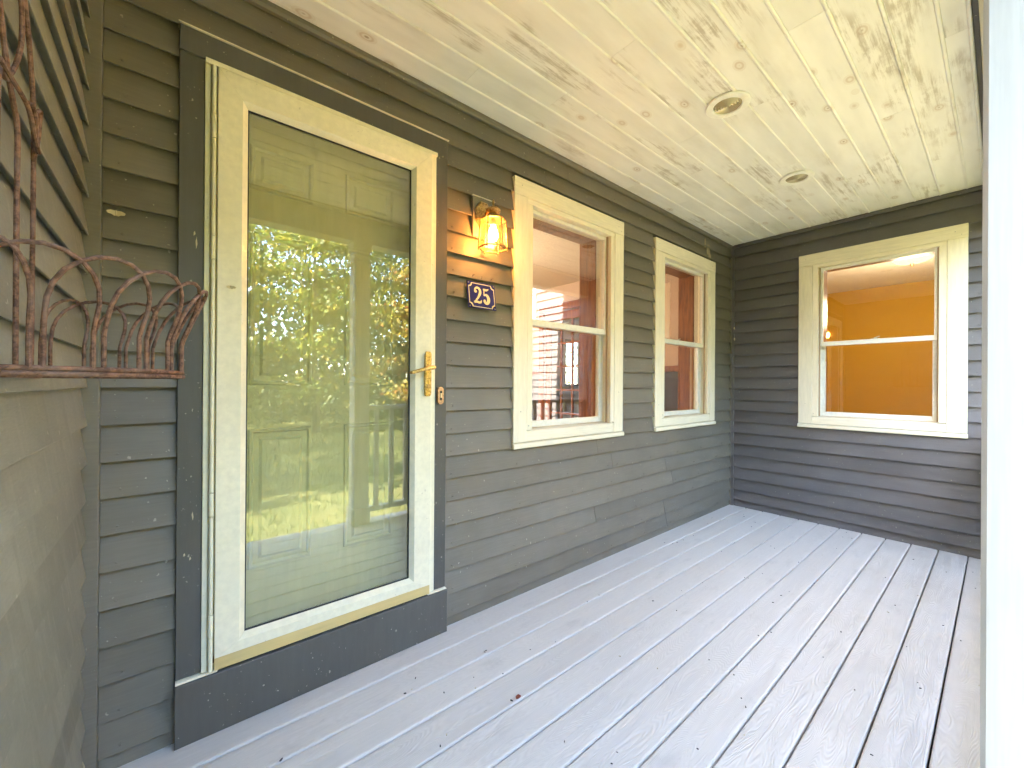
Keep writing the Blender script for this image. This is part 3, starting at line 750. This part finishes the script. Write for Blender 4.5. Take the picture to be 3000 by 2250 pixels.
digit([[(u5-.012,.071,.0028),(u5-.009,.103,.0032)],
       [(u5-.010,.101,.0058),(u5+.004,.100,.0058),(u5+.015,.104,.003),(u5+.018,.110,.0008)],
       [(u5-.012,.071,.002)] + arc(u5-.001,.053,.0165,.022,125,-140,.0035,.004,12,.0095),
       arc(u5-.010,.043,.004,.004,0,360,.004,.004,6)], 'digit')
for cu, cv in ((.008,.008),(PW-.008,.008),(.008,PH-.008),(PW-.008,PH-.008)):
    bm = NBM(); tube(bm, [pl(cu,cv,.0040), pl(cu,cv,.0062)], .0036, 10); part('screw', bm, M_STEEL, npz)
for i, (hx, hz) in enumerate(((1.134,1.692),(1.189,1.688),(1.248,1.690))):
    hk = thing('wire_hook', ['bent wire hook at the left above the number plate','tiny straight wire hook in the middle above the number plate','bent wire hook at the right above the number plate'][i], 'hook', (hx,-.012,hz))
    bm = NBM(); tube(bm, [(hx,-.0115,hz-.014),(hx-.001,-.020,hz-.004),(hx+(.012 if i != 1 else 0),-.019,hz+.004)], .0011, 5); part('wire', bm, M_GASKET, hk)

# ------------------------------------------------------------------ recessed ceiling lights
for i, (x, y, r_) in enumerate(((2.045,-.842,.096),(3.100,-.836,.094))):
    rc = thing('recessed_light', ['white rimmed recessed ceiling light nearer the camera','white rimmed recessed ceiling light nearer the end wall'][i], 'ceiling light', (x,y,H), 0, 'recessed lights in the porch ceiling')
    bm = NBM(); seg = 40
    prof = [(r_,H-.003),(r_,H-.0075),(r_*.97,H-.0105),(r_*.72,H-.0125),(r_*.66,H-.011),(r_*.645,H-.004)]
    rings = [[bm.verts.new((x+q*math.cos(2*math.pi*k/seg), y+q*math.sin(2*math.pi*k/seg), z)) for k in range(seg)] for q, z in prof]
    for a, b in zip(rings, rings[1:]):
        for k in range(seg): bm.faces.new((a[k], a[(k+1)%seg], b[(k+1)%seg], b[k]))
    part('trim_ring', bm, M_WRING, rc, True)
    bm = NBM(); prof = []
    n = 5
    for k in range(n*4+1):
        q = r_*.645*(1-k/(n*4)*.96); prof.append((q, H-.0035-.0065*(.5-.5*math.cos(2*math.pi*k/4))-.006*(k/(n*4))))
    lathe(bm, prof, (x,y,0), seg); part('lens', bm, M_LENS, rc, True)

# ------------------------------------------------------------------ rusty wire planter
pl_ = thing('wire_planter', 'rusty wire wall basket with overlapping arches on the left wall', 'planter', (-.17, -.81, 1.155))
BC = Vector((-.178, -.81, 0)); RB, RTp, ZB, ZT = .190, .222, 1.163, 1.298
def bpt(phi, r, z): return (BC.x+r*math.cos(R(phi)), BC.y+r*math.sin(R(phi)), z)
for zz, rr0, rad in ((1.1655,RB,.0031),(1.1590,RB+.001,.0030)):
    bm = NBM(); tube(bm, [bpt(a, rr0, zz) for a in range(-90, 91, 6)], rad, 8); part('hoop', bm, M_RUST, pl_, True)
for zz in (1.1655, 1.1585):
    bm = NBM(); tube(bm, [(BC.x, BC.y-RB, zz), (BC.x, BC.y+RB, zz)], .0034, 8); part('back_bar', bm, M_RUST, pl_, True)
st = [-88+16*k for k in range(12)]
for i in range(-1, 11):
    a0 = st[i]+1.6 if i >= 0 else -90; a1 = st[i+2]-1.6 if i+2 < 12 else 90
    if i == -1: a0, a1 = -89.5, st[1]-1.6
    pts = []
    for k in range(25):
        t = k/24
        if t < .28: f = t/.28*.55; ph = a0; 
        elif t > .72: f = (1-t)/.28*.55; ph = a1
        else:
            s_ = (t-.28)/.44; f = .55+.45*math.sin(math.pi*s_); ph = a0+(a1-a0)*(.5-.5*math.cos(math.pi*s_))
        r_ = RB+(RTp-RB)*max(0,f-.35)/.65
        pts.append(bpt(ph, r_, ZB+.003+(ZT-ZB)*f))
    bm = NBM(); tube(bm, pts, .0026, 8); part('arch', bm, M_RUST, pl_, True)
tx = -.172
def rod(pts, r=.0030):
    # a smooth rod through (y,z) points just off the wall
    P_ = [Vector((tx+(p[2] if len(p) > 2 else 0), p[0], p[1])) for p in pts]
    out = []
    for i in range(len(P_)-1):
        p0, p1, p2, p3 = P_[max(i-1,0)], P_[i], P_[i+1], P_[min(i+2,len(P_)-1)]
        for k in range(5):
            t = k/5; out.append(.5*((2*p1)+(-p0+p2)*t+(2*p0-5*p1+4*p2-p3)*t*t+(-p0+3*p1-3*p2+p3)*t**3))
    out.append(P_[-1])
    bm = NBM(); tube(bm, out, r, 8); part('trellis_rod', bm, M_RUST, pl_, True)
rod([(-.712,1.166),(-.709,1.35),(-.709,1.56),(-.735,1.66),(-.775,1.74),(-.80,1.85),(-.82,2.0)])
rod([(-.795,1.166),(-.795,1.40),(-.794,1.505),(-.815,1.535),(-.85,1.58),(-.885,1.66),(-.905,1.78),(-.88,1.9),(-.82,2.02)])
rod([(-.880,1.166),(-.880,1.52),(-.845,1.55),(-.80,1.60),(-.775,1.66),(-.79,1.74),(-.83,1.85),(-.835,2.0)])
rod([(-.905,1.545,.007),(-.86,1.545,.008),(-.79,1.545,.009),(-.745,1.52,.008),(-.712,1.512,.006)])
rod([(-.790,1.552,.008),(-.765,1.56,.009),(-.745,1.545,.009),(-.730,1.52,.006)], .003)
rod([(-.728,1.568,.006),(-.722,1.574,.009),(-.712,1.566,.007),(-.712,1.53,.005),(-.709,1.50)], .003)
rod([(-.98,1.166),(-.98,1.52),(-.93,1.55),(-.90,1.60),(-.87,1.66),(-.835,1.70),(-.81,1.78)])

# ------------------------------------------------------------------ moths, leaf, bits
def moth(label, c_, s, plane_y):
    t = thing('moth', label, 'moth', (c_[0], plane_y, c_[1]))
    for sgn in (-1, 1):
        pts = [(0,.25),(sgn*.55,.30),(sgn*1.0,.05),(sgn*.85,-.25),(sgn*.45,-.30),(sgn*.2,-.5),(0,-.3)]
        bm = NBM(); A = [bm.verts.new((c_[0]+u*s, plane_y-.001-.003*abs(u), c_[1]+v*s)) for u, v in pts]; B = [bm.verts.new((c_[0]+u*s, plane_y-.0018-.003*abs(u), c_[1]+v*s)) for u, v in pts]
        bm.faces.new(A); bm.faces.new(B[::-1])
        for i in range(7): j=(i+1)%7; bm.faces.new((A[i],A[j],B[j],B[i]))
        part('wing', bm, M_MOTH, t)
    bm = NBM(); tube(bm, [(c_[0],plane_y-.003,c_[1]+s*.35),(c_[0],plane_y-.0035,c_[1]),(c_[0],plane_y-.003,c_[1]-s*.45)], [s*.06,s*.11,s*.04], 8); part('body', bm, M_MOTH, t, True)
moth('pale tan moth resting on dark clapboards left of the door', (-.132,1.650), .021, -.0135)
moth('pale tan moth resting on the cream storm door stile', (.146,1.468), .014, -.0475)
t = thing('leaf_scrap', 'small reddish dry leaf scrap on the grey deck', 'leaf', (.98,-.559,.002))
bm = NBM(); pts = [(-.012,-.003),(-.006,-.009),(.005,-.008),(.012,-.001),(.006,.007),(-.007,.006)]
A = [bm.verts.new((.98+u,-.559+v,.002+.004*abs(v)/.009)) for u, v in pts]; B = [bm.verts.new((.98+u,-.559+v,.004+.005*abs(v)/.009)) for u, v in pts]
bm.faces.new(A[::-1]); bm.faces.new(B)
for i in range(6): j=(i+1)%6; bm.faces.new((A[i],A[j],B[j],B[i]))
part('blade', bm, M_LEAFRED, t)
def scatter(name, n, mat, smin, smax, seed, label, zone, el=2.0):
    r_ = random.Random(seed); bm = NBM()
    for _ in range(n):
        x, y = r_.uniform(*zone[0]), r_.uniform(*zone[1]); s_ = r_.uniform(smin, smax); a = r_.uniform(0, 6.28); e_ = r_.uniform(1, el)
        ca, sa = math.cos(a), math.sin(a)
        pts = [(x+ca*u*s_*e_-sa*v*s_, y+sa*u*s_*e_+ca*v*s_) for u, v in ((-1,-.5),(.2,-1),(1,0),(.3,.9),(-.8,.6))]
        prism(bm, pts, 'z', .0003, .0018+s_*.4)
    return tag(part(name, bm, mat), label, 'debris', kind='stuff')
scatter('deck_debris', 100, M_DEBRIS, .0010, .0027, 3, 'tiny dark bits of debris scattered over the deck', ((.0,4.1),(-1.68,-.05)), 2.8)
scatter('deck_crumbs', 26, M_PALEBIT, .001, .0028, 5, 'tiny pale crumbs scattered over the deck', ((.1,4.1),(-1.66,-.02)), 2)
for i, (x, y, z, sx, lab) in enumerate(((L-.017,-.045,1.705,.012,'pale cocoon in the inside corner, upper of two'),(L-.017,-.047,1.60,.014,'pale cocoon in the inside corner, lower of two'))):
    bm = NBM(); lathe(bm, [(.002,-sx),(.006,-sx*.5),(.007,0),(.005,sx*.6),(.001,sx)], (x-.006,y,z), 8); o = part('cocoon', bm, M_PALEBIT, None, True); tag(o, lab, 'cocoon', 'cocoons in the wall corner')

# ------------------------------------------------------------------ rooms seen through the windows
ZC, ZF = 2.55, .17
room = thing('interior_room', 'pinkish plastered room with dark wainscot behind the two front windows', 'room', (2, 2, .17))
bm = NBM(); box(bm, -.3, 4.20, 4.20, 4.30, ZF, ZC); box(bm, -.4, -.3, .15, 4.3, ZF, ZC)
box(bm, 4.20, 4.29, .15, 1.78, ZF, ZC); box(bm, 4.20, 4.29, 2.62, 4.2, ZF, ZC); box(bm, 4.20, 4.29, 1.78, 2.62, 2.2, ZC)
for xa, xb, a, b in ((-.29,.10,ZF,ZC),(.90,W1[0]+.10,ZF,ZC),(W1[1]-.10,W2[0]+.10,ZF,ZC),(W2[1]-.10,4.19,ZF,ZC)): box(bm, xa, xb, .222, .234, a, b)
part('plaster_wall', bm, M_PLASTER, room)
part('room_ceiling', box(NBM(), -.4, 4.3, .143, 4.3, ZC+.001, ZC+.06), M_RCEIL, room)
part('room_floor', box(NBM(), -.4, 4.3, .143, 4.3, ZF-.06, ZF-.001), M_FLOORIN, room)
bm = NBM(); box(bm, 4.186, 4.199, .16, 1.68, ZF, 1.30); box(bm, 4.186, 4.199, 2.72, 4.19, ZF, 1.30); box(bm, -.29, 4.18, 4.186, 4.199, ZF, 1.30)
part('wainscot', bm, M_WAINS, room)
bm = NBM(); box(bm, 4.165, 4.1985, .16, 1.68, 1.301, 1.365, .004); box(bm, 4.165, 4.1985, 2.72, 4.19, 1.301, 1.365, .004); box(bm, -.29, 4.16, 4.165, 4.1985, 1.301, 1.365, .004)
part('cap_rail', bm, M_WOOD, room)
part('light_switch', box(NBM(), 4.172, 4.1855, 3.02, 3.10, 1.12, 1.24, .003), M_IVORY, room)
# glazed wooden door in the cross wall
gd = thing('glazed_inner_door', 'red brown wooden door with small panes seen inside through the lantern side window', 'door', (4.24, 2.2, ZF))
for ya, yb in ((1.69,1.785),(2.615,2.71)): part('door_casing', box(NBM(), 4.17, 4.1985, ya, yb, ZF, 2.20, .004), M_WOOD, gd)
part('door_casing', box(NBM(), 4.17, 4.1985, 1.69, 2.71, 2.201, 2.30, .004), M_WOOD, gd)
for ya, yb in ((1.79,1.89),(2.51,2.61)): part('stile', box(NBM(), 4.22, 4.26, ya, yb, ZF+.01, 2.19, .003), M_WOOD, gd)
for za, zb2 in ((ZF+.01,.42),(2.07,2.19)): part('rail', box(NBM(), 4.22, 4.26, 1.891, 2.509, za, zb2, .003), M_WOOD, gd)
for k in range(1, 5): z = .42+k*(2.07-.42)/5; part('muntin', box(NBM(), 4.224, 4.256, 1.891, 2.509, z-.012, z+.012), M_WOOD, gd)
for k in (1, 2): y = 1.89+k*.62/3; part('muntin', box(NBM(), 4.2245, 4.2555, y-.012, y+.012, .421, 2.069), M_WOOD, gd)
part('pane', box(NBM(), 4.238, 4.242, 1.892, 2.508, .422, 2.068), M_GLASS, gd)
# further room with a window to the garden at the back
br = thing('back_room', 'plain back room beyond the glazed inner door', 'room', (6, 2.6, ZF))
bm = NBM(); box(bm, 4.30, 6.35, 4.2, 4.3, ZF, ZC); box(bm, 7.25, 7.7, 4.2, 4.3, ZF, ZC); box(bm, 6.35, 7.25, 4.2, 4.3, ZF, 1.12); box(bm, 6.35, 7.25, 4.2, 4.3, 2.12, ZC)
box(bm, 7.6, 7.7, 1.0, 4.2, ZF, ZC); box(bm, 4.30, 7.6, .95, 1.0, ZF, ZC)
part('plaster_wall', bm, M_PLASTER, br)
part('room_ceiling', box(NBM(), 4.301, 7.7, .95, 4.3, ZC+.001, ZC+.06), M_RCEIL, br)
part('room_floor', box(NBM(), 4.301, 7.7, .95, 4.3, ZF-.06, ZF-.001), M_FLOORIN, br)
bm = NBM()
for q in ((6.35,6.40,1.12,2.12),(7.20,7.25,1.12,2.12),(6.401,7.199,1.12,1.17),(6.401,7.199,2.07,2.12),(6.785,6.815,1.171,2.069)): box(bm, q[0], q[1], 4.21, 4.25, q[2], q[3])
part('window_frame', bm, M_DARKTRIM, br)
# orange room behind the end wall window
orr = thing('orange_room', 'orange painted room with cream ceiling behind the end wall window', 'room', (6, -1, ZF))
bm = NBM(); box(bm, 7.60, 7.70, -3.2, .93, ZF, ZC); box(bm, 4.31, 7.6, .88, .93, ZF, ZC); box(bm, 4.31, 7.6, -3.3, -3.2, ZF, ZC)
for ya, yb in ((.88,-.68),(-1.43,-3.2)): box(bm, 4.385, 4.398, ya, yb, ZF, ZC)
box(bm, 4.385, 4.398, -.68, -1.43, ZF, .86); box(bm, 4.385, 4.398, -.68, -1.43, 2.17, ZC)
part('orange_wall', bm, M_ORANGE, orr)
part('room_ceiling', box(NBM(), 4.302, 7.7, -3.3, .93, ZC+.001, ZC+.06), M_RCEIL, orr)
part('room_floor', box(NBM(), 4.302, 7.7, -3.3, .93, ZF-.06, ZF-.001), M_FLOORIN, orr)
def ceiling_lamp(x, y, label, power, col):
    t = thing('bowl_ceiling_lamp', label, 'ceiling lamp', (x,y,ZC))
    bm = NBM(); lathe(bm, [(.075,ZC),(.075,ZC-.02),(.06,ZC-.03),(.01,ZC-.03)], (x,y,0), 24); part('canopy', bm, M_ANTIQUE, t, True)
    bm = NBM(); lathe(bm, [(.165,ZC-.045),(.168,ZC-.05),(.155,ZC-.085),(.12,ZC-.112),(.07,ZC-.126),(.015,ZC-.132)], (x,y,0), 32); part('glass_bowl', bm, M_BOWL, t, True)
    bm = NBM(); lathe(bm, [(.016,ZC-.131),(.018,ZC-.138),(.010,ZC-.146),(.012,ZC-.152),(.004,ZC-.163)], (x,y,0), 14); part('finial', bm, M_ANTIQUE, t, True)
    d = bpy.data.lights.new('lamp_fill_light', 'POINT'); d.energy = power; d.color = col; d.shadow_soft_size = .12
    o = bpy.data.objects.new('lamp_fill_light', d); COL.objects.link(o); o.parent = t; o.location = (0,0,-.55)  # fill point hung in mid-air below the bowl to brighten the ceiling evenly
ceiling_lamp(5.83, -1.10, 'glowing frosted bowl ceiling lamp in the orange room', 2.6, (1,.77,.50))
ceiling_lamp(1.9, 2.2, 'unseen frosted bowl ceiling lamp added to light the front room', 7.0, (1,.74,.50))  # unseen lamp, added to brighten the front room

# ------------------------------------------------------------------ garden: lawn, grass, trees
ZG = -.62
def height(x, y): 
    d = max(0, -y-4); return ZG + .012*d + .06*math.sin(x*.35+1)*min(1,d/6) + .05*math.sin(y*.5)*min(1,d/6)
bm = NBM()
xsg = [-400,-150,-60]+[-40+2*k for k in range(46)]+[70,160,400]; ysg = [-400,-150,-70]+[-44+1.5*k for k in range(30)]+[4,10,20,60,200,400]
g = [[bm.verts.new((x, y, height(x, max(y,-60)) if y < 0 else ZG)) for x in xsg] for y in ysg]
for j in range(len(ysg)-1):
    for i in range(len(xsg)-1): bm.faces.new((g[j][i], g[j][i+1], g[j+1][i+1], g[j+1][i]))
lawn = part('lawn', bm, M_LAWN, None, True); tag(lawn, kind='structure')
def quads_mesh(name, V4, mat, parent=None):
    n = len(V4); me = bpy.data.meshes.new(name)
    me.from_pydata(V4.reshape(-1,3).tolist(), [], np.arange(n*4).reshape(n,4).tolist()); me.update()
    return link(name, me, mat, parent)
ng = np.random.default_rng(5)
N = 26000
gx = ng.uniform(-3, 12, N); gy = -2.2-ng.random(N)**1.5*11
base = np.stack([gx, gy, [height(a,b) for a, b in zip(gx,gy)]], 1)
ang = ng.uniform(0, 6.28, N); hh = ng.uniform(.03,.075,N)*(1+.05*(-gy)); ww = .006*(1+.08*(-gy)); dx = np.stack([np.cos(ang), np.sin(ang), 0*ang],1)
lean = np.stack([ng.normal(0,.02,N), ng.normal(0,.02,N), hh],1)
V4 = np.stack([base-dx*ww[:,None], base+dx*ww[:,None], base+lean+dx*ww[:,None]*.3, base+lean-dx*ww[:,None]*.3],1)
tag(quads_mesh('grass', V4, M_GRASS), 'short grass of the lawn in front of the porch', 'grass', kind='stuff')

def tree(x, y, h, cr, mat, label, seed, nl=9500, low=.12, leaf=.082, group='trees at the edge of the lawn'):
    r_ = np.random.default_rng(seed); pr = random.Random(seed)
    z0 = height(x, y) if y < 0 else ZG
    t = thing('deciduous_tree', label, 'tree', (x,y,z0), 0, group)
    bm = NBM(); lean_ = (pr.uniform(-.3,.3), pr.uniform(-.3,.3))
    tp = [(lean_[0]*k/6+pr.uniform(-.05,.05), lean_[1]*k/6+pr.uniform(-.05,.05), h*.9*k/6-.1) for k in range(7)]
    tr = .012*h+.03
    tube(bm, tp, [tr*(1-.9*k/6) for k in range(7)], 8)
    cl = []
    nb = 20
    for i in range(nb):
        f = low+(1-low)*(i+.5)/nb
        k = min(5.99, f*6.3); a = tp[int(k)]; 
        an = i*2.4+pr.uniform(-.4,.4); reach = cr*(1.05-.65*max(0,f-.35))*pr.uniform(.65,1.1)
        e_ = (a[0]+reach*math.cos(an), a[1]+reach*math.sin(an), a[2]+reach*pr.uniform(.1,.5))
        m_ = tuple(a[q]+(e_[q]-a[q])*.5+(0,0,reach*.08)[q] for q in range(3))
        tube(bm, [a, m_, e_], [tr*.32*(1-.6*f), tr*.2*(1-.6*f), .006], 5)
        cl += [e_, m_, tuple(a[q]+(e_[q]-a[q])*.78+pr.uniform(-.25,.25) for q in range(3))]
    cl += [(tp[-1][0], tp[-1][1], h*.93)]
    part('trunk', bm, M_BARK, t, True, world=False)
    C = np.array(cl); per = nl//len(C); P_ = []
    for c in C:
        sg = cr*r_.uniform(.14,.30); d = r_.normal(0,1,(per,3))*np.array([sg,sg,sg*.55]); P_.append(c+d)
    P_ = np.concatenate(P_); P_ = P_[P_[:,2] > .15]; n = len(P_)
    a = r_.normal(0,1,(n,3)); a /= np.linalg.norm(a,axis=1)[:,None]; b = np.cross(a, r_.normal(0,1,(n,3))); b /= np.linalg.norm(b,axis=1)[:,None]
    s_ = leaf*r_.uniform(.6,1.3,(n,1))
    V = np.stack([P_-a*s_, P_-b*s_*.62, P_+a*s_, P_+b*s_*.62],1)
    quads_mesh('crown', V, mat, t)
    return t
TR = [ # x, y, height, crown radius, material, label
 (1.2,-14.5,8.6,2.0,M_LEAF,'tall green maple straight out from the door'),
 (3.6,-12.8,8.2,1.9,M_LEAF,'green maple mirrored at the left of the storm door glass'),
 (5.9,-14.6,9.0,2.1,M_LEAF2,'dark green tree mirrored in the middle of the storm door glass'),
 (6.9,-11.2,7.0,1.7,M_LEAF3,'yellowing maple mirrored at the right edge of the storm door glass'),
 (8.6,-13.8,8.8,2.1,M_LEAF,'green tree just right of the yellowing maple'),
 (11.2,-12.4,8.0,2.0,M_LEAF,'broad green tree further right along the lawn edge'),
 (14.0,-10.0,8.0,2.1,M_LEAF,'green tree mirrored at the left edge of the lantern side window'),
 (17.0,-14.0,9.0,2.3,M_LEAF2,'dark tree at the far right of the lawn edge'),
 (-1.8,-13.6,8.6,2.0,M_LEAF,'green tree left of the door axis'),
 (-5.2,-12.2,8.2,2.0,M_LEAF2,'dark tree on the left of the lawn shading the grass'),  # from here on: unseen left trees added to streak the lawn with shade
 (-7.5,-8.2,7.4,2.0,M_LEAF,'green tree nearest the left wing of the house'),
 (-4.6,-9.6,7.8,2.1,M_LEAF2,'dark leafy tree second from the left wing, shading the lawn'),
 (-9.5,-5.6,7.6,2.0,M_LEAF,'green tree beside the left wing, furthest from the porch'),
 (-3.4,-6.6,6.4,1.9,M_LEAF,'small green tree closest to the porch steps'),
]
for i, a in enumerate(TR): tree(*a, seed=100+i)
tree(10.5, 10.5, 8, 2.2, M_LEAF, 'sunlit green tree behind the house seen through the inner door', 77, 5000, .1, group='trees behind the house')
tree(12.8, 13.0, 8, 2.2, M_LEAF, 'green tree further behind the house', 78, 4000, .1, group='trees behind the house')
# the wood behind, one mass of trunks and leaves
r_ = np.random.default_rng(9); n = 62000
P_ = np.stack([r_.uniform(-22, 34, n), -17-r_.random(n)*8, 0*np.zeros(n)],1)
P_[:,2] = r_.random(n)**1.15*(8.6+1.6*np.sin(P_[:,0]*.8)+1.2*np.sin(P_[:,0]*2.1+1)) - .3
cl = np.sin(P_[:,0]*2.6)+np.sin(P_[:,2]*2.9+P_[:,0])+np.sin(P_[:,1]*2.2+P_[:,2]*1.7)
P_ = P_[(cl > -.8) | (P_[:,2] < 2.2)]; n = len(P_)
a = r_.normal(0,1,(n,3)); a /= np.linalg.norm(a,axis=1)[:,None]; b = np.cross(a, r_.normal(0,1,(n,3))); b /= np.linalg.norm(b,axis=1)[:,None]
s_ = .17*r_.uniform(.6,1.3,(n,1))
tag(quads_mesh('woodland', np.stack([P_-a*s_, P_-b*s_*.6, P_+a*s_, P_+b*s_*.6],1), M_LEAF2), 'dense leafy woodland behind the lawn trees', 'woodland', kind='stuff')
bm = NBM()
for k in range(46):
    x, y = rnd.uniform(-20,32), rnd.uniform(-25,-16.5); hgt = rnd.uniform(7,9.5)
    tube(bm, [(x,y,-.4),(x+rnd.uniform(-.2,.2),y,hgt*.5),(x+rnd.uniform(-.4,.4),y,hgt)], [rnd.uniform(.07,.14),.08,.02], 6)
tag(part('woodland_trunks', bm, M_BARK), 'trunks of the woodland behind the lawn', 'woodland', kind='stuff')
